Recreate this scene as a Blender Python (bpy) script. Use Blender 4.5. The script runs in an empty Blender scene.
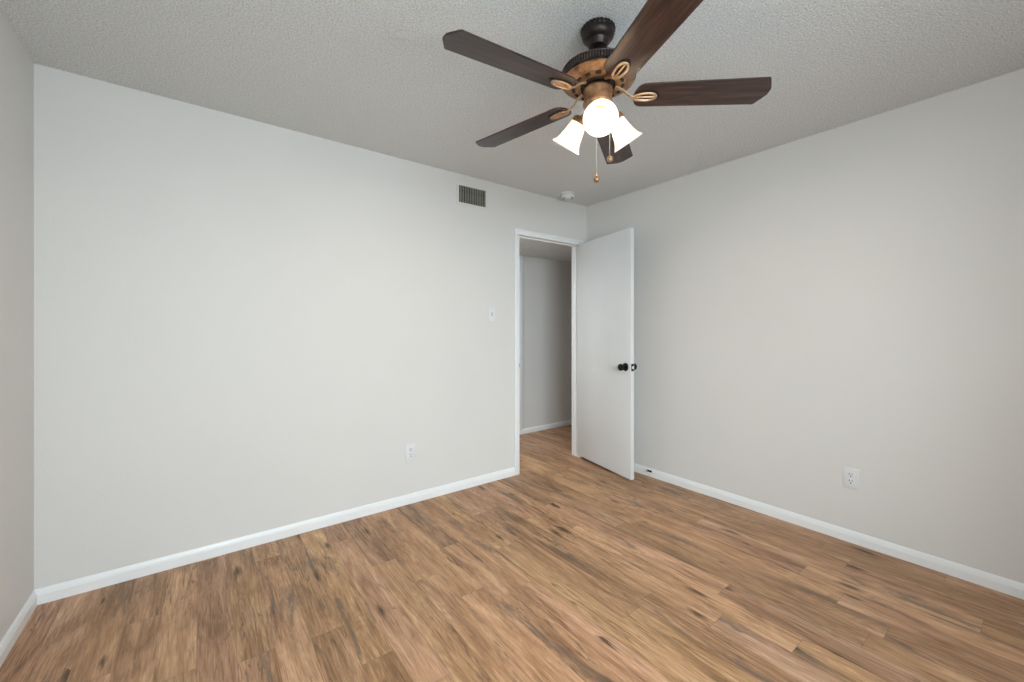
import bpy, bmesh, math, random
from mathutils import Vector, Matrix
random.seed(7)
C = bpy.context.scene.collection
PI = math.pi
R = math.radians
W, H = 3.621, 2.44            # room width (x: -W..0) and ceiling height
YR = -3.55                    # rear wall (behind the camera)
sc = bpy.context.scene

# ------------------------------------------------------------------ camera
cam_data = bpy.data.cameras.new('camera')
cam = bpy.data.objects.new('camera', cam_data)
C.objects.link(cam)
sc.camera = cam
yaw, pitch, roll = 0.6475, 0.0, -0.0004
fwd = Vector((math.sin(yaw)*math.cos(pitch), math.cos(yaw)*math.cos(pitch), math.sin(pitch)))
rt = Vector((math.cos(yaw), -math.sin(yaw), 0))
up = rt.cross(fwd)
r2 = rt*math.cos(roll) + up*math.sin(roll)
u2 = -rt*math.sin(roll) + up*math.cos(roll)
M = Matrix((r2, u2, -fwd)).transposed().to_4x4()
M.translation = (-3.0194, -2.7750, 1.2424)
cam.matrix_world = M
cam_data.sensor_width = 36
cam_data.lens = 410.9/1024*36
cam_data.shift_y = -12.178/1024
cam_data.clip_start = 0.02

# ------------------------------------------------------------------ world, lights, exposure
world = bpy.data.worlds.new('world')
sc.world = world
world.use_nodes = True
bg = world.node_tree.nodes['Background']
bg.inputs[0].default_value = (0.75, 0.87, 1.0, 1)
bg.inputs[1].default_value = 1.0
sc.view_settings.view_transform = 'Standard'
sc.view_settings.look = 'None'
sc.view_settings.exposure = 0.36
sc.view_settings.gamma = 1.0
sc.view_settings.use_curve_mapping = False

def area(name, loc, rot, sx, sy, power, col):
    l = bpy.data.lights.new(name, 'AREA')
    l.shape = 'RECTANGLE'; l.size = sx; l.size_y = sy
    l.energy = power; l.color = col
    o = bpy.data.objects.new(name, l); C.objects.link(o)
    o.location = loc; o.rotation_euler = rot
    return o
# daylight entering by the window in the rear wall (behind the camera)
WX0, WX1, WZ0, WZ1 = -3.30, -1.70, 0.75, 2.10
area('window_daylight', (-3.35, YR-1.7, 2.2), (R(68), 0, R(-22)), 2.2, 1.7, 205, (0.80, 0.90, 1.0))
area('window_skylight', ((WX0+WX1)/2, YR-0.14, (WZ0+WZ1)/2), (R(92), 0, 0), WX1-WX0-0.1, WZ1-WZ0-0.1, 50, (0.82, 0.91, 1.0))
# added fill light for the hallway, unseen to the left of the doorway
area('hall_fill_light', (-1.4, 0.57, 2.09), (0, 0, 0), 0.3, 0.3, 13, (0.92, 0.97, 1.0))

# ------------------------------------------------------------------ material helpers
def new_mat(name):
    m = bpy.data.materials.new(name); m.use_nodes = True
    nt = m.node_tree
    return m, nt, nt.nodes['Principled BSDF']
def nd(nt, typ, **kw):
    n = nt.nodes.new(typ)
    for k, v in kw.items():
        if k in ('inp',):
            for a, b in v.items(): n.inputs[a].default_value = b
        else: setattr(n, k, v)
    return n
def mth(nt, op, a, b=None, c=None, clamp=False):
    n = nt.nodes.new('ShaderNodeMath'); n.operation = op; n.use_clamp = clamp
    for i, v in enumerate((a, b, c)):
        if v is None: continue
        if isinstance(v, (int, float)): n.inputs[i].default_value = v
        else: nt.links.new(v, n.inputs[i])
    return n.outputs[0]
def comb(nt, x, y, z=0.0):
    n = nt.nodes.new('ShaderNodeCombineXYZ')
    for i, v in enumerate((x, y, z)):
        if isinstance(v, (int, float)): n.inputs[i].default_value = v
        else: nt.links.new(v, n.inputs[i])
    return n.outputs[0]
def noise(nt, vec, scale, detail=2, rough=.5, dist=0.0):
    n = nt.nodes.new('ShaderNodeTexNoise')
    n.inputs['Scale'].default_value = scale; n.inputs['Detail'].default_value = detail
    n.inputs['Roughness'].default_value = rough; n.inputs['Distortion'].default_value = dist
    nt.links.new(vec, n.inputs['Vector'])
    return n.outputs['Fac']
def ramp(nt, fac, stops, interp='LINEAR'):
    n = nt.nodes.new('ShaderNodeValToRGB'); cr = n.color_ramp; cr.interpolation = interp
    while len(cr.elements) < len(stops): cr.elements.new(0.5)
    for e, (p, c) in zip(cr.elements, stops):
        e.position = p; e.color = (c[0], c[1], c[2], 1) if not isinstance(c, (int, float)) else (c, c, c, 1)
    nt.links.new(fac, n.inputs[0])
    return n.outputs[0]
def mix(nt, fac, a, b, mode='MIX'):
    n = nt.nodes.new('ShaderNodeMix'); n.data_type = 'RGBA'; n.blend_type = mode
    for s, v in ((n.inputs[0], fac), (n.inputs[6], a), (n.inputs[7], b)):
        if isinstance(v, (int, float)): s.default_value = v
        elif isinstance(v, tuple): s.default_value = (*v, 1)
        else: nt.links.new(v, s)
    return n.outputs[2]
def bump(nt, bsdf, height, strength, dist):
    n = nt.nodes.new('ShaderNodeBump')
    n.inputs['Strength'].default_value = strength; n.inputs['Distance'].default_value = dist
    nt.links.new(height, n.inputs['Height']); nt.links.new(n.outputs[0], bsdf.inputs['Normal'])
def objco(nt):
    return nt.nodes.new('ShaderNodeTexCoord').outputs['Object']

def simple(name, col, rough=.5, metal=0.0, var=0.04, vscale=40, bmp=0.0):
    m, nt, b = new_mat(name)
    co = objco(nt)
    n = noise(nt, co, vscale, 3)
    lo = tuple(max(0, c*(1-var)) for c in col); hi = tuple(min(1, c*(1+var)) for c in col)
    nt.links.new(ramp(nt, n, [(0.3, lo), (0.7, hi)]), b.inputs['Base Color'])
    b.inputs['Roughness'].default_value = rough; b.inputs['Metallic'].default_value = metal
    if bmp: bump(nt, b, n, bmp, 0.001)
    return m

def wall_material(name, col):
    m, nt, b = new_mat(name)
    co = objco(nt)
    n = noise(nt, co, 1.6, 3)
    nt.links.new(ramp(nt, n, [(0.3, tuple(c*.985 for c in col)), (0.7, tuple(min(1, c*1.012) for c in col))]), b.inputs['Base Color'])
    b.inputs['Roughness'].default_value = 0.55
    b.inputs['Specular IOR Level'].default_value = 0.3
    h = noise(nt, co, 95, 3, .55)
    bump(nt, b, h, 0.22, 0.0025)
    return m

def ceiling_material():
    m, nt, b = new_mat('popcorn_ceiling')
    co = objco(nt)
    v = nt.nodes.new('ShaderNodeTexVoronoi'); v.inputs['Scale'].default_value = 125
    nt.links.new(co, v.inputs['Vector'])
    n2 = noise(nt, co, 150, 3, .65)
    h = mth(nt, 'ADD', mth(nt, 'MULTIPLY', mth(nt, 'SUBTRACT', 1.0, v.outputs['Distance']), 0.5), n2)
    nt.links.new(ramp(nt, n2, [(0.36, (.66, .66, .65)), (0.60, (.93, .93, .915))]), b.inputs['Base Color'])  # hollows darker than bumps: shading of the texture put into the colour
    b.inputs['Roughness'].default_value = 0.9
    b.inputs['Specular IOR Level'].default_value = 0.1
    bump(nt, b, h, 1.0, 0.010)
    return m

def floor_material():
    m, nt, b = new_mat('oak_laminate')
    co = objco(nt)
    sp = nt.nodes.new('ShaderNodeSeparateXYZ'); nt.links.new(co, sp.inputs[0])
    x, y = sp.outputs[0], sp.outputs[1]
    PW, PL = 0.1215, 1.21
    xi = mth(nt, 'DIVIDE', mth(nt, 'ADD', x, 0.118+10*PW*4), PW)
    i = mth(nt, 'FLOOR', xi); fx = mth(nt, 'FRACT', xi)
    w1 = nt.nodes.new('ShaderNodeTexWhiteNoise'); w1.noise_dimensions = '1D'; nt.links.new(i, w1.inputs['W'])
    yj = mth(nt, 'ADD', mth(nt, 'DIVIDE', y, PL), mth(nt, 'MULTIPLY', w1.outputs['Value'], 7.0))
    j = mth(nt, 'FLOOR', yj); fy = mth(nt, 'FRACT', yj)
    w2 = nt.nodes.new('ShaderNodeTexWhiteNoise'); w2.noise_dimensions = '2D'; nt.links.new(comb(nt, i, j), w2.inputs['Vector'])
    sc2 = nt.nodes.new('ShaderNodeSeparateColor'); nt.links.new(w2.outputs['Color'], sc2.inputs[0])
    ra, rb, rc = sc2.outputs[0], sc2.outputs[1], sc2.outputs[2]
    ox = mth(nt, 'MULTIPLY', ra, 37.0); oy = mth(nt, 'MULTIPLY', rb, 53.0)
    def co2(sx, sy):
        return comb(nt, mth(nt, 'MULTIPLY_ADD', x, sx, ox), mth(nt, 'MULTIPLY_ADD', y, sy, oy), rc)
    broad = noise(nt, co2(8, 1.3), 1.0, 4, .6, 1.2)
    streak = noise(nt, co2(55, 3.2), 1.0, 6, .7, 1.2)
    pores = noise(nt, co2(260, 11), 1.0, 4, .7)
    figure = noise(nt, co2(6.5, 1.15), 1.0, 3, .5, .5)
    ring = mth(nt, 'SINE', mth(nt, 'MULTIPLY', figure, 120.0))
    ringm = mth(nt, 'MULTIPLY', mth(nt, 'ADD', ring, 1.0), 0.5)
    k = mth(nt, 'ADD', mth(nt, 'ADD', mth(nt, 'MULTIPLY', broad, .50), mth(nt, 'MULTIPLY', streak, .40)), mth(nt, 'MULTIPLY', pores, .10))
    base = ramp(nt, k, [(0.335, (.150, .074, .036)), (0.43, (.350, .184, .092)), (0.52, (.530, .300, .165)), (0.64, (.720, .445, .265))])
    # plank to plank tone
    tone = mth(nt, 'MULTIPLY_ADD', rb, 0.30, 0.83)
    base = mix(nt, 1.0, base, comb(nt, tone, mth(nt, 'MULTIPLY', tone, mth(nt, 'MULTIPLY_ADD', ra, .05, .975)), mth(nt, 'MULTIPLY', tone, mth(nt, 'MULTIPLY_ADD', rc, .16, .92))), 'MULTIPLY')
    rmask = ramp(nt, noise(nt, co2(4, .8), 1.0, 2), [(0.42, 0.15), (0.62, 1.0)])
    base = mix(nt, mth(nt, 'MULTIPLY', mth(nt, 'MULTIPLY', ringm, rmask), .34), base, (.21, .115, .062))
    base = mix(nt, mth(nt, 'MULTIPLY', mth(nt, 'SUBTRACT', 0.55, pores, clamp=True), 1.6), base, (.17, .09, .05))
    # dark grain lines
    lines = noise(nt, co2(22, 1.2), 1.0, 4, .55, 1.8)
    lm = ramp(nt, mth(nt, 'ABSOLUTE', mth(nt, 'SUBTRACT', lines, 0.5)), [(0.0, 1.0), (0.030, 0.0)])
    lmask = ramp(nt, noise(nt, co2(6, 1.9), 1.0, 3), [(0.47, 0.0), (0.60, 1.0)])
    base = mix(nt, mth(nt, 'MULTIPLY', mth(nt, 'MULTIPLY', lm, lmask), .72), base, (.095, .050, .028))
    # smoky patches, mottled inside
    smn = mth(nt, 'ADD', noise(nt, co2(9, 1.5), 1.0, 4, .6, 1.0), mth(nt, 'MULTIPLY', mth(nt, 'SUBTRACT', noise(nt, co2(70, 24), 1.0, 3, .6), .5), .16))
    sm = ramp(nt, smn, [(0.575, 0.0), (0.68, 1.0)])
    base = mix(nt, mth(nt, 'MULTIPLY', sm, .66), base, (.125, .092, .070))
    # knots
    v = nt.nodes.new('ShaderNodeTexVoronoi'); v.inputs['Scale'].default_value = 1.0; v.voronoi_dimensions = '2D'
    nt.links.new(co2(15, 3.8), v.inputs['Vector'])
    vs = nt.nodes.new('ShaderNodeSeparateColor'); nt.links.new(v.outputs['Color'], vs.inputs[0])
    kr = mth(nt, 'ADD', mth(nt, 'DIVIDE', v.outputs['Distance'], mth(nt, 'MULTIPLY_ADD', vs.outputs[1], 1.5, .45)), mth(nt, 'MULTIPLY', mth(nt, 'SUBTRACT', streak, .5), .30))
    kn = ramp(nt, kr, [(0.05, 1.0), (0.19, 0.0)])
    kn = mth(nt, 'MULTIPLY', kn, mth(nt, 'GREATER_THAN', vs.outputs[0], .88))
    base = mix(nt, mth(nt, 'MULTIPLY', kn, .85), base, (.060, .033, .020))
    # seams
    ex = mth(nt, 'MINIMUM', fx, mth(nt, 'SUBTRACT', 1.0, fx)); ey = mth(nt, 'MINIMUM', fy, mth(nt, 'SUBTRACT', 1.0, fy))
    seam = mth(nt, 'MAXIMUM', mth(nt, 'LESS_THAN', ex, 0.008), mth(nt, 'LESS_THAN', ey, 0.0011))
    base = mix(nt, mth(nt, 'MULTIPLY', seam, .35), base, (.11, .065, .04))
    nt.links.new(base, b.inputs['Base Color'])
    rg = mth(nt, 'MULTIPLY_ADD', pores, .12, .36)
    nt.links.new(rg, b.inputs['Roughness'])
    b.inputs['Specular IOR Level'].default_value = 0.28
    hh = mth(nt, 'SUBTRACT', mth(nt, 'MULTIPLY', pores, .35), mth(nt, 'MULTIPLY', seam, .9))
    bump(nt, b, hh, 0.2, 0.0012)
    return m

def blade_material():
    m, nt, b = new_mat('walnut_blade')
    tc = nt.nodes.new('ShaderNodeTexCoord'); sp = nt.nodes.new('ShaderNodeSeparateXYZ'); nt.links.new(tc.outputs['Object'], sp.inputs[0])
    oi = nt.nodes.new('ShaderNodeObjectInfo')
    off = mth(nt, 'MULTIPLY', oi.outputs['Random'], 20.0)
    def c3(sx, sy): return comb(nt, mth(nt, 'MULTIPLY_ADD', sp.outputs[0], sx, off), mth(nt, 'MULTIPLY', sp.outputs[1], sy), off)
    a = noise(nt, c3(3.5, 45), 1.0, 4, .6, .8); f = noise(nt, c3(10, 300), 1.0, 2)
    k = mth(nt, 'ADD', mth(nt, 'MULTIPLY', a, .75), mth(nt, 'MULTIPLY', f, .25))
    nt.links.new(ramp(nt, k, [(0.36, (.010, .005, .004)), (0.5, (.040, .017, .012)), (0.66, (.105, .048, .030))]), b.inputs['Base Color'])
    b.inputs['Roughness'].default_value = 0.30
    return m

def metal_patina(name, lo, hi, rough, metal):
    m, nt, b = new_mat(name)
    co = objco(nt)
    n = noise(nt, co, 28, 5, .6)
    nt.links.new(ramp(nt, n, [(0.35, lo), (0.62, hi)]), b.inputs['Base Color'])
    b.inputs['Roughness'].default_value = rough; b.inputs['Metallic'].default_value = metal
    return m

def shade_material():
    m = bpy.data.materials.new('frosted_shade'); m.use_nodes = True
    nt = m.node_tree; nt.nodes.clear()
    out = nt.nodes.new('ShaderNodeOutputMaterial')
    tr = nt.nodes.new('ShaderNodeBsdfTranslucent'); df = nt.nodes.new('ShaderNodeBsdfPrincipled')
    co = objco(nt)
    n = noise(nt, co, 22, 4, .6, 1.0)
    col = ramp(nt, n, [(0.35, (.96, .93, .86)), (0.65, (1.0, .98, .94))])
    nt.links.new(col, tr.inputs[0]); nt.links.new(col, df.inputs['Base Color'])
    df.inputs['Roughness'].default_value = .25
    mx = nt.nodes.new('ShaderNodeMixShader'); mx.inputs[0].default_value = .5
    nt.links.new(tr.outputs[0], mx.inputs[1]); nt.links.new(df.outputs[0], mx.inputs[2])
    nt.links.new(mx.outputs[0], out.inputs[0])
    return m

def emit(name, col, st):
    m = bpy.data.materials.new(name); m.use_nodes = True
    nt = m.node_tree; b = nt.nodes['Principled BSDF']
    b.inputs['Base Color'].default_value = (.9, .88, .84, 1)
    b.inputs['Emission Color'].default_value = (*col, 1)
    b.inputs['Emission Strength'].default_value = st
    return m

def glass_material():
    m = bpy.data.materials.new('window_glass'); m.use_nodes = True
    nt = m.node_tree; nt.nodes.clear()
    out = nt.nodes.new('ShaderNodeOutputMaterial')
    tr = nt.nodes.new('ShaderNodeBsdfTransparent'); gl = nt.nodes.new('ShaderNodeBsdfGlossy')
    gl.inputs['Roughness'].default_value = 0.02; tr.inputs[0].default_value = (.95, .97, .96, 1)
    mx = nt.nodes.new('ShaderNodeMixShader'); mx.inputs[0].default_value = .07
    nt.links.new(tr.outputs[0], mx.inputs[1]); nt.links.new(gl.outputs[0], mx.inputs[2])
    nt.links.new(mx.outputs[0], out.inputs[0])
    return m

MW = wall_material('wall_paint', (.70, .682, .655))
MC = ceiling_material()
MF = floor_material()
MT = simple('trim_paint', (.83, .835, .83), .35, 0, .01, 6)
MD = simple('door_paint', (.72, .73, .73), .38, 0, .012, 5)
MPL = simple('white_plastic', (.74, .74, .735), .35, 0, .01, 20)
MBK = simple('black_metal', (.012, .012, .013), .3, .6, .2, 60)
MDK = simple('dark_void', (.02, .018, .016), .8, 0, .1, 30)
MLV = simple('vent_louver', (.30, .29, .25), .6, .2, .2, 60)
MGR = simple('grey_plastic', (.36, .37, .38), .5, 0, .1, 60)
MSL = simple('slot_black', (.025, .025, .028), .6, 0, .1, 60)
MCH = simple('chain_metal', (.75, .72, .65), .3, .8, .05, 90)
MSS = simple('steel', (.55, .55, .54), .35, .9, .05, 90)
MBR = metal_patina('dark_bronze', (.012, .008, .007), (.040, .026, .022), .38, .5)
MCP = metal_patina('brushed_copper_bronze', (.19, .090, .040), (.46, .265, .135), .42, .55)
MGD = metal_patina('antique_gold', (.30, .18, .10), (.52, .35, .21), .38, .55)
MWN = blade_material()
MSH = shade_material()
MBU = emit('bulb_glow', (1.0, .86, .66), 4)
MGL = glass_material()

# ------------------------------------------------------------------ mesh helpers
def link_bm(name, bm, mats, parent=None, smooth=35, mw=None):
    me = bpy.data.meshes.new(name)
    bmesh.ops.recalc_face_normals(bm, faces=bm.faces)
    bm.to_mesh(me); bm.free()
    for m in (mats if isinstance(mats, (list, tuple)) else [mats]): me.materials.append(m)
    if smooth:
        me.polygons.foreach_set('use_smooth', [True]*len(me.polygons))
        me.set_sharp_from_angle(angle=R(smooth))
    o = bpy.data.objects.new(name, me); C.objects.link(o)
    if parent: o.parent = parent
    if mw is not None: o.matrix_basis = mw
    return o
def box(bm, lo, hi, bev=0.0, mi=0, mat=None):
    lo, hi = Vector(lo), Vector(hi)
    r = bmesh.ops.create_cube(bm, size=1.0)
    vs = r['verts']
    T = Matrix.Translation((lo+hi)/2) @ Matrix.Diagonal((*(hi-lo), 1))
    bmesh.ops.transform(bm, matrix=T, verts=vs)
    fs = {f for v in vs for f in v.link_faces}
    if bev:
        es = {e for v in vs for e in v.link_edges}
        rr = bmesh.ops.bevel(bm, geom=list(es), offset=bev, segments=2, affect='EDGES', profile=.5)
        fs = {f for f in rr['faces']} | {f for f in fs if f.is_valid}
        for f in list(fs):
            for v in f.verts: fs |= set(v.link_faces)
    vv = {v for f in fs if f.is_valid for v in f.verts}
    if mat is not None: bmesh.ops.transform(bm, matrix=mat, verts=list(vv))
    for f in fs:
        if f.is_valid: f.material_index = mi
def lathe(bm, prof, seg=48, mat=None, mi=0, rmod=None, caps=True):
    rings = []
    for (r, z) in prof:
        ring = []
        for k in range(seg):
            a = 2*PI*k/seg
            rr = r*(rmod(a, r, z) if rmod else 1)
            p = Vector((rr*math.cos(a), rr*math.sin(a), z))
            if mat is not None: p = mat @ p
            ring.append(bm.verts.new(p))
        rings.append(ring)
    for A, B in zip(rings, rings[1:]):
        for k in range(seg):
            f = bm.faces.new((A[k], A[(k+1) % seg], B[(k+1) % seg], B[k])); f.material_index = mi
    if caps:
        for ring in (rings[0], rings[-1]):
            f = bm.faces.new(ring); f.material_index = mi
def tube(bm, pts, rad, seg=10, mi=0, closed=False, flat=1.0):
    pts = [Vector(p) for p in pts]; n = len(pts); rings = []
    prev = None
    for i, p in enumerate(pts):
        if closed: d = pts[(i+1) % n]-pts[i-1]
        else: d = pts[min(i+1, n-1)]-pts[max(i-1, 0)]
        d.normalize()
        ref = Vector((0, 0, 1)) if abs(d.z) < .9 else Vector((1, 0, 0))
        if prev is not None and abs(d.z) >= .9: ref = prev
        s = d.cross(ref).normalized(); t = s.cross(d).normalized(); 
        r_ = rad[i] if isinstance(rad, (list, tuple)) else rad
        rings.append([bm.verts.new(p + s*(r_*math.cos(2*PI*k/seg)) + t*(r_*flat*math.sin(2*PI*k/seg))) for k in range(seg)])
    m = n if closed else n-1
    for i in range(m):
        A, B = rings[i], rings[(i+1) % n]
        for k in range(seg):
            f = bm.faces.new((A[k], A[(k+1) % seg], B[(k+1) % seg], B[k])); f.material_index = mi
    if not closed:
        for ring in (rings[0], rings[-1]): bm.faces.new(ring).material_index = mi
def prism(bm, outline, z0, z1, mat=None, mi=0, bev=0.0):
    vs = [bm.verts.new((p[0], p[1], z0)) for p in outline]
    f = bm.faces.new(vs); f.material_index = mi
    r = bmesh.ops.extrude_face_region(bm, geom=[f])
    nv = [g for g in r['geom'] if isinstance(g, bmesh.types.BMVert)]
    bmesh.ops.translate(bm, verts=nv, vec=(0, 0, z1-z0))
    allv = vs+nv
    if bev:
        es = {e for v in allv for e in v.link_edges if abs(e.verts[0].co.z-e.verts[1].co.z) < 1e-6}
        rr = bmesh.ops.bevel(bm, geom=list(es), offset=bev, segments=2, affect='EDGES', profile=.5)
        allv = list({v for v in bm.verts if v.is_valid}) if mat is not None else []
    if mat is not None: bmesh.ops.transform(bm, matrix=mat, verts=allv)
def sphere(bm, c, r, sx=1, sy=1, sz=1, seg=16, mi=0):
    rr = bmesh.ops.create_uvsphere(bm, u_segments=seg, v_segments=max(8, seg//2), radius=r)
    bmesh.ops.transform(bm, matrix=Matrix.Translation(c) @ Matrix.Diagonal((sx, sy, sz, 1)), verts=rr['verts'])
    for v in rr['verts']:
        for f in v.link_faces: f.material_index = mi
def struct(o, label=None):
    o['kind'] = 'structure'
    if label: o['label'] = label
    return o
def tag(o, label, cat, group=None):
    o['label'] = label; o['category'] = cat
    if group: o['group'] = group
    return o
def empty(name, loc):
    o = bpy.data.objects.new(name, None); C.objects.link(o); o.location = loc
    o.empty_display_size = .05
    return o
def slabs(name, boxes, mat, label=None, bev=0.0):
    bm = bmesh.new()
    for lo, hi in boxes: box(bm, lo, hi, bev)
    return struct(link_bm(name, bm, mat, smooth=0 if not bev else 35), label)

# ------------------------------------------------------------------ room shell
T = 0.10                       # partition thickness
OX0, OX1, OZ = -0.855, -0.100, 2.052     # door opening
HY = 1.03                      # far wall of the hallway
HC = 2.11                      # hallway ceiling
HX0, HX1 = -2.6, 2.6
slabs('floor', [((-W-T, YR-T, -.08), (HX1+T, HY+T, 0))], MF, 'oak look plank floor running through the doorway')
slabs('ceiling', [((-W-T, YR-T, H), (T, T, H+.1))], MC, 'white popcorn textured ceiling of the room')
slabs('wall_back', [((-W-T, 0, 0), (OX0-.02, T, H)), ((OX1+.02, 0, 0), (0, T, H)), ((OX0-.02, 0, OZ+.02), (OX1+.02, T, H))], MW, 'wide greige wall holding the doorway')
slabs('wall_left', [((-W-T, YR-T, 0), (-W, 0, H))], MW, 'greige wall at the far left edge')
slabs('wall_right', [((0, YR-T, 0), (T, T, H))], MW, 'greige wall on the right with the outlet')
slabs('wall_rear', [((-W, YR-T, 0), (WX0, YR, H)), ((WX1, YR-T, 0), (0, YR, H)), ((WX0, YR-T, 0), (WX1, YR, WZ0)), ((WX0, YR-T, WZ1), (WX1, YR, H))], MW)
slabs('wall_hall', [((HX0, HY, 0), (HX1, HY+T, HC))], MW, 'hallway wall seen through the open doorway')
slabs('wall_hall_left', [((HX0-T, T, 0), (HX0, HY+T, HC))], MW)
slabs('wall_hall_right', [((HX1, 0, 0), (HX1+T, HY+T, HC))], MW)
slabs('wall_hall_near', [((T, 0, 0), (HX1, T, HC))], MW)
slabs('ceiling_hall', [((HX0-T, T, HC), (HX1+T, HY+T, HC+.1)), ((T, 0, HC), (HX1+T, T, HC+.1))], MC, 'lower popcorn ceiling of the hallway beyond the door')

def baseboard(name, p0, p1, nrm, h=.068, t=.013, label=None):
    """profiled board from p0 to p1, standing out of the wall along nrm"""
    p0, p1, nrm = Vector(p0), Vector(p1), Vector(nrm)
    prof = [(0, 0), (t, 0), (t, h*.62), (t*.86, h*.66), (t*.86, h*.74), (t*.55, h*.86), (t*.42, h*.95), (t*.2, h), (0, h)]
    bm = bmesh.new()
    A = [bm.verts.new(p0+nrm*a+Vector((0, 0, b))) for a, b in prof]
    B = [bm.verts.new(p1+nrm*a+Vector((0, 0, b))) for a, b in prof]
    n = len(prof)
    for i in range(n): bm.faces.new((A[i], A[(i+1) % n], B[(i+1) % n], B[i]))
    bm.faces.new(A); bm.faces.new(B)
    return struct(link_bm(name, bm, MT, smooth=30), label)
CW = .046                      # casing width
baseboard('baseboard_back', (-W, 0, 0), (OX0-CW, 0, 0), (0, -1, 0), label='white baseboard along the wide back wall')
baseboard('baseboard_left', (-W, YR, 0), (-W, -.013, 0), (1, 0, 0), label='white baseboard of the left wall')
baseboard('baseboard_right', (0, YR, 0), (0, -.013, 0), (-1, 0, 0), label='white baseboard of the right wall')
baseboard('baseboard_hall', (HX0, HY, 0), (HX1, HY, 0), (0, -1, 0), h=.058, label='white baseboard of the hallway wall')
# a narrow batten on the hallway wall, from baseboard to ceiling
bm = bmesh.new(); box(bm, (-.075, HY-.014, .058), (.010, HY, HC), .003)
struct(link_bm('trim_3', bm, MT), 'narrow white batten on the hallway wall')

# door casing (trim_1) and jambs (trim_2)
bm = bmesh.new()
ct = .016
box(bm, (OX0-CW, -ct, 0), (OX0+.004, 0, OZ-.004), .003)
box(bm, (OX1-.004, -ct, 0), (OX1+CW, 0, OZ-.004), .003)
box(bm, (OX0-CW, -ct, OZ-.004), (OX1+CW, 0, OZ+CW), .003)
struct(link_bm('trim_1', bm, MT), 'white casing around the open doorway')
bm = bmesh.new()
box(bm, (OX0-.02, -.001, 0), (OX0, T+.001, OZ))
box(bm, (OX1, -.001, 0), (OX1+.02, T+.001, OZ))
box(bm, (OX0-.02, -.001, OZ), (OX1+.02, T+.001, OZ+.02))
# stops
box(bm, (OX0, .042, 0), (OX0+.011, .075, OZ-.011), .002)
box(bm, (OX1-.011, .042, 0), (OX1, .075, OZ-.011), .002)
box(bm, (OX0, .042, OZ-.011), (OX1, .075, OZ), .002)
# casing on the hall side
box(bm, (OX0-CW, T, 0), (OX0-.006, T+ct, OZ+.006), .003)
box(bm, (OX1+.006, T, 0), (OX1+CW, T+ct, OZ+.006), .003)
box(bm, (OX0-CW, T, OZ+.006), (OX1+CW, T+ct, OZ+CW), .003)
jamb = struct(link_bm('trim_2', bm, MT), 'white door jamb with its stop')
bm = bmesh.new()
box(bm, (OX0, .004, .90), (OX0+.0015, .034, .962), 0)
box(bm, (OX0-.003, -ct-.0015, .915), (OX0+.0055, -ct, .948), 0)
box(bm, (OX0+.004, -ct, .915), (OX0+.0055, .006, .948), 0)
sp_ = link_bm('strike_plate', bm, MSS, jamb, smooth=0); sp_['label'] = 'small steel strike plate'

# window behind the camera: frame, sash and glass
bm = bmesh.new()
fw = .045
box(bm, (WX0, YR-T, WZ0), (WX1, YR-.03, WZ0+fw)); box(bm, (WX0, YR-T, WZ1-fw), (WX1, YR-.03, WZ1))
box(bm, (WX0, YR-T, WZ0+fw), (WX0+fw, YR-.03, WZ1-fw)); box(bm, (WX1-fw, YR-T, WZ0+fw), (WX1, YR-.03, WZ1-fw))
box(bm, ((WX0+WX1)/2-.025, YR-T+.01, WZ0+fw), ((WX0+WX1)/2+.025, YR-.04, WZ1-fw))
win = struct(link_bm('window_1', bm, MT, smooth=0))
bm = bmesh.new(); box(bm, (WX0+fw, YR-.085, WZ0+fw), ((WX0+WX1)/2-.025, YR-.08, WZ1-fw)); box(bm, ((WX0+WX1)/2+.025, YR-.085, WZ0+fw), (WX1-fw, YR-.08, WZ1-fw))
link_bm('pane', bm, MGL, win, smooth=0)
bm = bmesh.new(); box(bm, (WX0-.03, YR, WZ0-.03), (WX1+.03, YR+.05, WZ0), .004)
link_bm('window_sill', bm, MT, win)

# ------------------------------------------------------------------ door slab (opens into the room)
DW, DT, DZ0, DZ1 = .732, .035, .034, 2.050
pin = Vector((OX1-.006, -.018, 0))
ang = R(90-11.4)
# local frame: x runs from hinge to latch edge, y is thickness (towards the hall when closed)
bm = bmesh.new(); box(bm, (.003, 0, DZ0), (.003+DW, DT, DZ1), .002)
door = struct(link_bm('door_1', bm, MD), 'smooth white flush door standing open into the room')
# closed: local +x -> world -x, local +y -> world +y
door.matrix_basis = Matrix.Translation(pin) @ Matrix.Rotation(ang, 4, 'Z') @ Matrix(((-1, 0, 0, 0), (0, 1, 0, 0), (0, 0, 1, 0), (0, 0, 0, 1)))
door.matrix_basis = Matrix.Translation(pin) @ Matrix(((-math.cos(ang), -math.sin(ang), 0, 0), (-math.sin(ang), math.cos(ang), 0, 0), (0, 0, 1, 0), (0, 0, 0, 1)))
def knob(side):
    s = 1 if side > 0 else -1
    y0 = DT if side > 0 else 0
    bm = bmesh.new()
    prof = [(.0, 0), (.033, 0), (.0335, .004), (.031, .008), (.014, .010), (.0115, .016), (.0115, .028), (.017, .033), (.026, .040), (.0285, .050), (.0265, .060), (.019, .0655), (.0, .067)]
    prof = [(max(a, .0004), b) for a, b in prof]
    mat = Matrix.Translation((DW+.003-.060, y0, .932)) @ Matrix.Rotation(R(-90)*s, 4, 'X')
    lathe(bm, prof, 32, mat)
    o = link_bm('door_knob', bm, MBK, door); o['label'] = 'round black door knob with rosette'
    return o
knob(1); knob(-1)
bm = bmesh.new()
box(bm, (DW+.003, .005, .903), (DW+.0045, .030, .961), 0)
box(bm, (DW+.0045, .010, .922), (DW+.013, .025, .942), .002, 1)
link_bm('latch_plate', bm, [MBK, MT], door)['label'] = 'black latch plate on the door edge'
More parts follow.
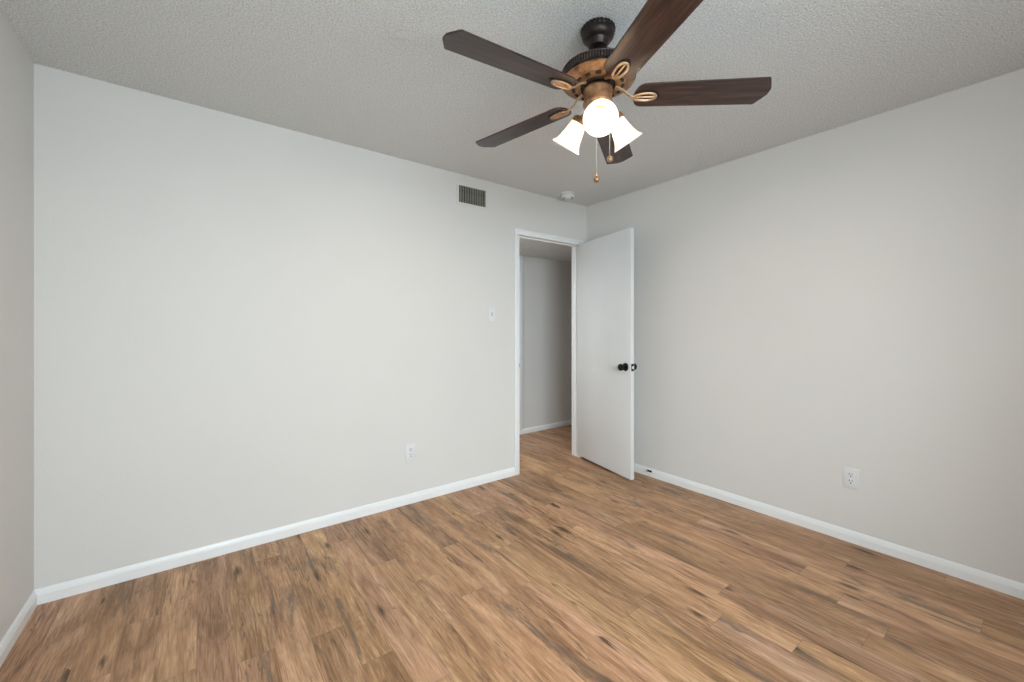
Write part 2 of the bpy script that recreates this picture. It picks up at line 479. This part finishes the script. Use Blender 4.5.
for z in (.22, 1.05, 1.83):
    bm = bmesh.new()
    lathe(bm, [(.0055, z-.045), (.0055, z+.045)], 14, Matrix.Translation((0, -.004, 0)))
    box(bm, (.001, -.001, z-.044), (.003, .030, z+.044))
    link_bm('hinge', bm, MT, door)

# ------------------------------------------------------------------ air vent
v = empty('air_vent', (-1.313, 0, 2.287)); tag(v, 'rectangular return air grille with vertical slats high on the wall', 'vent')
gw, gh = .243, .130
bm = bmesh.new()
fr = .022; t = .006
box(bm, (-gw/2-fr, -t, gh/2), (gw/2+fr, 0, gh/2+fr), .002); box(bm, (-gw/2-fr, -t, -gh/2-fr), (gw/2+fr, 0, -gh/2), .002)
box(bm, (-gw/2-fr, -t, -gh/2), (-gw/2, 0, gh/2), .002); box(bm, (gw/2, -t, -gh/2), (gw/2+fr, 0, gh/2), .002)
f_ = link_bm('frame', bm, MW, v); f_['label'] = 'frame painted in the wall colour'
bm = bmesh.new(); box(bm, (-gw/2, -.0012, -gh/2), (gw/2, -.0002, gh/2)); link_bm('backing', bm, MDK, v, smooth=0)
ns = 11
bm = bmesh.new()
box(bm, (-.0011, -.0075, -gh/2), (.0011, .0075, gh/2))
slat0 = link_bm('slat', bm, MLV, v, smooth=0)
for k in range(ns):
    s = slat0 if k == 0 else slat0.copy()
    if k: C.objects.link(s); s.parent = v
    s.location = (-gw/2+(k+.6)*gw/ns, -.0062, 0); s.rotation_euler = (0, 0, R(28))

# ------------------------------------------------------------------ light switch
s = empty('light_switch', (-1.128, 0, 1.362)); tag(s, 'white toggle light switch on the wall left of the doorway', 'light switch')
bm = bmesh.new(); box(bm, (-.035, -.005, -.0575), (.035, 0, .0575), .002); link_bm('cover_plate', bm, MPL, s)
bm = bmesh.new(); box(bm, (-.006, -.0058, -.013), (.006, -.004, .013), 0, 1)  # grey inset puts the toggle's shadow into the colour
box(bm, (-.0038, -.019, -.006), (.0038, -.004, .006), .001, 0, Matrix.Rotation(R(-22), 4, 'X')); link_bm('toggle', bm, [MPL, MGR], s)
for z in (-.03, .03):
    bm = bmesh.new(); lathe(bm, [(.003, .005), (.003, .0058), (.0005, .0062)], 12, Matrix.Translation((0, 0, z)) @ Matrix.Rotation(R(90), 4, 'X')); link_bm('screw', bm, MPL, s)

# ------------------------------------------------------------------ duplex outlets
def outlet(loc, rz, label):
    o = empty('wall_outlet', loc); o.rotation_euler = (0, 0, rz)
    tag(o, label, 'outlet', 'duplex wall outlets')
    bm = bmesh.new(); box(bm, (-.0375, -.0055, -.060), (.0375, 0, .060), .0025); link_bm('cover_plate', bm, MPL, o)
    for z in (.0195, -.0195):
        bm = bmesh.new()
        pts = []
        for k in range(28):
            a = 2*PI*k/28
            pts.append((.0172*math.cos(a), max(-.0142, min(.0142, .0172*math.sin(a)))))
        mat = Matrix.Translation((0, -.0055, z)) @ Matrix.Rotation(R(90), 4, 'X')
        prism(bm, pts, 0, .0016, mat)
        box(bm, (-.0085, -.0078, z+.001), (-.0050, -.0070, z+.0105), 0, 1)
        box(bm, (.0050, -.0078, z+.002), (.0085, -.0070, z+.0095), 0, 1)
        lathe(bm, [(.0036, .0070), (.0036, .0078)], 12, Matrix.Translation((0, 0, z-.0075)) @ Matrix.Rotation(R(90), 4, 'X'), 1)
        link_bm('receptacle', bm, [MPL, MSL], o)
    bm = bmesh.new(); lathe(bm, [(.003, .0055), (.003, .0064), (.0006, .0068)], 12, Matrix.Rotation(R(90), 4, 'X')); link_bm('screw', bm, MPL, o)
outlet((-1.829, 0, .362), 0, 'white outlet low on the wide wall between corner and doorway')
outlet((0, -2.057, .372), R(-90), 'white outlet low on the right-hand wall')

# ------------------------------------------------------------------ smoke detector
sd = empty('smoke_detector', (-.425, -.168, H)); tag(sd, 'round white smoke detector on the ceiling near the corner', 'smoke detector')
bm = bmesh.new(); lathe(bm, [(.001, 0), (.066, 0), (.066, -.010), (.061, -.012), (.001, -.012)], 40); link_bm('mounting_base', bm, MPL, sd)
bm = bmesh.new(); lathe(bm, [(.001, -.012), (.054, -.012), (.060, -.016), (.061, -.028), (.056, -.037), (.047, -.041)], 40, caps=False)
lathe(bm, [(.047, -.041), (.046, -.034), (.036, -.034), (.034, -.041), (.028, -.045), (.001, -.046)], 40, None, 0, None, False)
link_bm('cover', bm, MPL, sd)
bm = bmesh.new(); lathe(bm, [(.0465, -.0345), (.0465, -.0375), (.0355, -.0375), (.0355, -.0345), (.0465, -.0345)], 40, caps=False); link_bm('sensor_slot', bm, MSL, sd)

# ------------------------------------------------------------------ door stop on the baseboard
ds = empty('door_stop', (-.0135, -.712, .046)); tag(ds, 'small black door stop on the baseboard beside the open door', 'door stop')
bm = bmesh.new(); box(bm, (-.003, -.026, -.008), (.0012, .022, .008), .001); link_bm('mounting_plate', bm, MBK, ds)
bm = bmesh.new(); tube(bm, [(-.003, .004, 0), (-.010, .006, 0), (-.017, .009, .001)], .0035, 10)
link_bm('arm', bm, MBK, ds)
bm = bmesh.new(); lathe(bm, [(.001, 0), (.007, 0), (.007, .007), (.005, .009), (.001, .009)], 16, Matrix.Translation((-.016, .009, .001)) @ Matrix.Rotation(R(-90), 4, 'Y')); link_bm('rubber_tip', bm, MGR, ds)

# ------------------------------------------------------------------ ceiling fan
FX, FY = -1.755, -1.673
fan = empty('ceiling_fan', (FX, FY, H))
tag(fan, 'bronze ceiling fan with five dark walnut blades and three lit bell shades', 'ceiling fan')
FS = 1.0395
fan.scale = (FS, FS, FS)
def Z(z): return z-H+.049
# canopy
bm = bmesh.new()
def scal(a, r, z): return 1+.025*math.cos(26*a) if z > -.016 and r > .05 else 1
lathe(bm, [(.030, -.0005), (.062, -.0005), (.0645, -.005), (.0645, -.013), (.0615, -.016), (.0625, -.024), (.060, -.034), (.052, -.044),
           (.0435, -.049), (.0445, -.052), (.0430, -.056), (.038, -.064), (.034, -.071), (.022, -.075), (.012, -.076)], 156, None, 0, scal)
link_bm('canopy', bm, MBR, fan)
bm = bmesh.new(); lathe(bm, [(.0125, -.074), (.0125, Z(2.254)), (.022, Z(2.252)), (.026, Z(2.242)), (.027, Z(2.234))], 32); link_bm('downrod', bm, MBR, fan)
# motor housing: domed cap, ribbed ring, copper bowl
bm = bmesh.new()
lathe(bm, [(.020, Z(2.238)), (.060, Z(2.235)), (.100, Z(2.231)), (.130, Z(2.2275)), (.1375, Z(2.226)), (.139, Z(2.223)), (.1375, Z(2.220)), (.132, Z(2.219)), (.132, Z(2.198)), (.138, Z(2.197)), (.141, Z(2.193)), (.138, Z(2.189)), (.10, Z(2.190))], 96)
mh = link_bm('motor_housing', bm, MBR, fan)
bm = bmesh.new()
for k in range(84):
    box(bm, (.1315, -.0021, Z(2.198)), (.1385, .0021, Z(2.219)), 0, 0, Matrix.Rotation(2*PI*k/84, 4, 'Z'))
rg = link_bm('vent_ring', bm, MGR_ := metal_patina('ribbed_bronze', (.05, .036, .03), (.12, .09, .075), .45, .5), mh, smooth=0)
bm = bmesh.new()
lathe(bm, [(.137, Z(2.191)), (.136, Z(2.186)), (.128, Z(2.181)), (.1085, Z(2.1745)), (.1065, Z(2.1765)), (.1045, Z(2.1735)), (.086, Z(2.169)), (.070, Z(2.167)), (.066, Z(2.169)), (.064, Z(2.186))], 96, caps=False)
for k in range(15):
    a = 2*PI*k/15+.1
    box(bm, (.087, -.010, Z(2.1655)), (.098, .010, Z(2.1735)), .002, 1, Matrix.Rotation(a, 4, 'Z'))
link_bm('bottom_plate', bm, [MCP, MDK], fan)
bm = bmesh.new(); lathe(bm, [(.064, Z(2.187)), (.064, Z(2.172)), (.058, Z(2.166)), (.040, Z(2.164))], 48); link_bm('flywheel', bm, MBR, fan)
bm = bmesh.new()
lathe(bm, [(.040, Z(2.166)), (.052, Z(2.160)), (.055, Z(2.152)), (.053, Z(2.146)), (.053, Z(2.112)), (.0565, Z(2.106)), (.0565, Z(2.098)), (.052, Z(2.092)), (.050, Z(2.075)), (.042, Z(2.060)), (.030, Z(2.050)), (.014, Z(2.044)), (.010, Z(2.036)), (.006, Z(2.030)), (.001, Z(2.028))], 48)
link_bm('switch_housing', bm, MCP, fan)

# blades
ZB = 2.131
phi0 = R(-113.48)
def blade_outline():
    r0, rc, hw0, r1, hw1, rt_ = .134, .180, .0600, .600, .0680, .631
    pts = []
    for k in range(0, 13):          # rounded root, from -hw0 over the apex to +hw0
        a = -PI/2 + PI*k/12
        c, s_ = math.cos(a), math.sin(a)
        pts.append((rc-(rc-r0)*(abs(c)**.75), hw0*s_))
    tip = [(r1-.010, hw1*.99), (r1, hw1), (r1+.006, hw1-.006), (rt_-.003, .022), (rt_, .012), (rt_, -.010), (rt_-.003, -.020), (r1+.006, -hw1+.006), (r1, -hw1), (r1-.010, -hw1*.99)]
    return pts+tip
def make_blade(k):
    rot = Matrix.Rotation(phi0+2*PI*k/5, 4, 'Z') @ Matrix.Rotation(R((0, .5, 1.3, .8, .2)[k]), 4, 'Y') @ Matrix.Rotation(R(-10.1), 4, 'X')
    bm = bmesh.new()
    ol = [Vector((p[0], p[1])) for p in blade_outline()]
    n = len(ol)
    def inset(d):
        res = []
        for i in range(n):
            t_ = (ol[(i+1) % n]-ol[i-1]).normalized()
            res.append(ol[i]+Vector((t_.y, -t_.x))*d)
        return res
    sgn = 1 if (inset(.001)[5]-ol[5]).x > 0 else -1
    rings = [[bm.verts.new((p.x, p.y, z)) for p in inset(sgn*d)] for d, z in ((.0022, -.0032), (.0006, -.0024), (0, -.0010), (0, .0010), (.0006, .0024), (.0022, .0032))]
    for A, B in zip(rings, rings[1:]):
        for i in range(n): bm.faces.new((A[i], A[(i+1) % n], B[(i+1) % n], B[i]))
    bm.faces.new(rings[0]); bm.faces.new(rings[-1])
    b = link_bm('blade', bm, MWN, fan, smooth=0, mw=Matrix.Translation((0, 0, Z(ZB))) @ rot)
    b['label'] = 'dark walnut blade with a pointed tip'
    # bracket, in blade-local coordinates (underside is -z)
    bm = bmesh.new()
    ov = lambda rx, ry, cx, n=36: [(cx+rx*math.cos(2*PI*i/n), ry*math.sin(2*PI*i/n)*(1+.10*math.cos(2*PI*i/n)), -.0085) for i in range(n)]
    tube(bm, ov(.041, .0185, .176), .0050, 8, 0, True, .75)
    tube(bm, [(.145, 0, -.0085), (.175, 0, -.0085), (.205, 0, -.0085), (.219, 0, -.0085)], [.004, .0036, .0036, .003], 8, 0)
    # arm up to the flywheel (undo the blade's pitch so it meets the hub level)
    inv = Matrix.Rotation(R(10.1), 4, 'X')
    arm = [Vector((.150, 0, -.0085)), Vector((.136, 0, -.008)), Vector((.115, 0, .003)), inv @ Vector((.092, 0, .022)), inv @ Vector((.066, 0, .034))]
    tube(bm, arm, [.0065, .005, .0048, .006, .009], 10, 0, False, .7)
    br = link_bm('blade_bracket', bm, MGD, b); br['label'] = 'open oval bronze bracket under the blade root'
    bm = bmesh.new()
    n = 32
    prism(bm, [(.188+.043*math.cos(2*PI*i/n), 0.0235*math.sin(2*PI*i/n)) for i in range(n)], -.0062, -.003)
    link_bm('bracket_shade', bm, MBR, b)  # added dark oval: shade behind the raised bracket put into colour
for k in range(5): make_blade(k)

# light kit: three arms with bell shades
def frame_to(d):
    d = Vector(d).normalized()
    return d.to_track_quat('Z', 'Y').to_matrix().to_4x4()
lamp_az = [R(-135.5), R(-15.5), R(104.5)]
for k, az in enumerate(lamp_az):
    er = Vector((math.cos(az), math.sin(az), 0))
    neck = er*.078 + Vector((0, 0, Z(2.060)))
    mouth = er*.142 + Vector((0, 0, Z(1.975)))
    if k == 0:      # this arm is swivelled a little higher
        neck = er*.060 + Vector((0, 0, Z(2.042)))
    d = (mouth-neck).normalized(); L = (mouth-neck).length
    mw = Matrix.Translation(neck) @ frame_to(d)
    bm = bmesh.new()
    tube(bm, [er*.040+Vector((0, 0, Z(2.078))), er*.050+Vector((0, 0, Z(2.080))), neck-d*.012], [.010, .009, .012], 12)
    lathe(bm, [(.012, -.018), (.022, -.016), (.031, -.008), (.0335, .002), (.0345, .008), (.0325, .009), (.030, .004), (.012, -.004)], 32, mw)
    link_bm('lamp_arm', bm, MCP, fan)
    bm = bmesh.new()
    out = [(.029, 0), (.0315, .012), (.0345, .030), (.038, .050), (.0430, .070), (.0500, .088), (.0570, .099), (.0615, .104)]
    inn = [(r_-.0028, z_) for r_, z_ in reversed(out)]
    lathe(bm, out+[(.0605, .106)]+inn, 48, mw, caps=False)
    sh = link_bm('lamp_shade', bm, MSH, fan); sh['label'] = 'lit frosted white bell glass shade'
    # spiral bulb
    bm = bmesh.new()
    lathe(bm, [(.001, -.004), (.013, -.004), (.0145, .022), (.012, .030), (.001, .030)], 20, mw)
    pts = []
    turns = 3.0
    for i in range(70):
        a = 2*PI*turns*i/69
        zz = .033+.052*i/69
        rr = .0165 if i < 56 else .0165*(1-(i-56)/16)
        pts.append(mw @ Vector((rr*math.cos(a), rr*math.sin(a), zz)))
    tube(bm, pts, .0055, 8, 1)
    link_bm('bulb', bm, [MPL, MBU], sh)
    l = bpy.data.lights.new('fan_bulb_light', 'POINT'); l.energy = 24.0; l.color = (1.0, .82, .62); l.shadow_soft_size = .012
    lo = bpy.data.objects.new('fan_bulb_light', l); C.objects.link(lo); lo.parent = fan
    lo.location = mw @ Vector((0, 0, .060))

# pull chains
def chain(x, y, z0, z1, fob):
    bm = bmesh.new()
    n = int((z0-z1)/.0042)
    for i in range(n):
        zc = z0-(i+.5)*(z0-z1)/n
        rr = bmesh.ops.create_icosphere(bm, subdivisions=1, radius=.0018)
        bmesh.ops.translate(bm, verts=rr['verts'], vec=(x, y, Z(zc)))
    c = link_bm('pull_chain', bm, MCH, fan)
    bm = bmesh.new()
    if fob == 0:
        lathe(bm, [(.0005, Z(z1+.006)), (.003, Z(z1+.005)), (.0045, Z(z1)), (.003, Z(z1-.004)), (.006, Z(z1-.007)), (.0105, Z(z1-.014)), (.0115, Z(z1-.020)), (.009, Z(z1-.027)), (.004, Z(z1-.031)), (.0005, Z(z1-.032))], 24, Matrix.Translation((x, y, 0)))
        m_ = MCP
    else:
        sphere(bm, (x, y, Z(z1-.009)), .0125, seg=20); m_ = MGD
    link_bm('pull_fob', bm, m_, c)
rx, ry = rt.x, rt.y
chain(-.006*rx, -.006*ry, 2.032, 1.832, 0)
chain(.048*rx+.012*fwd.x, .048*ry+.012*fwd.y, 2.085, 1.905, 1)
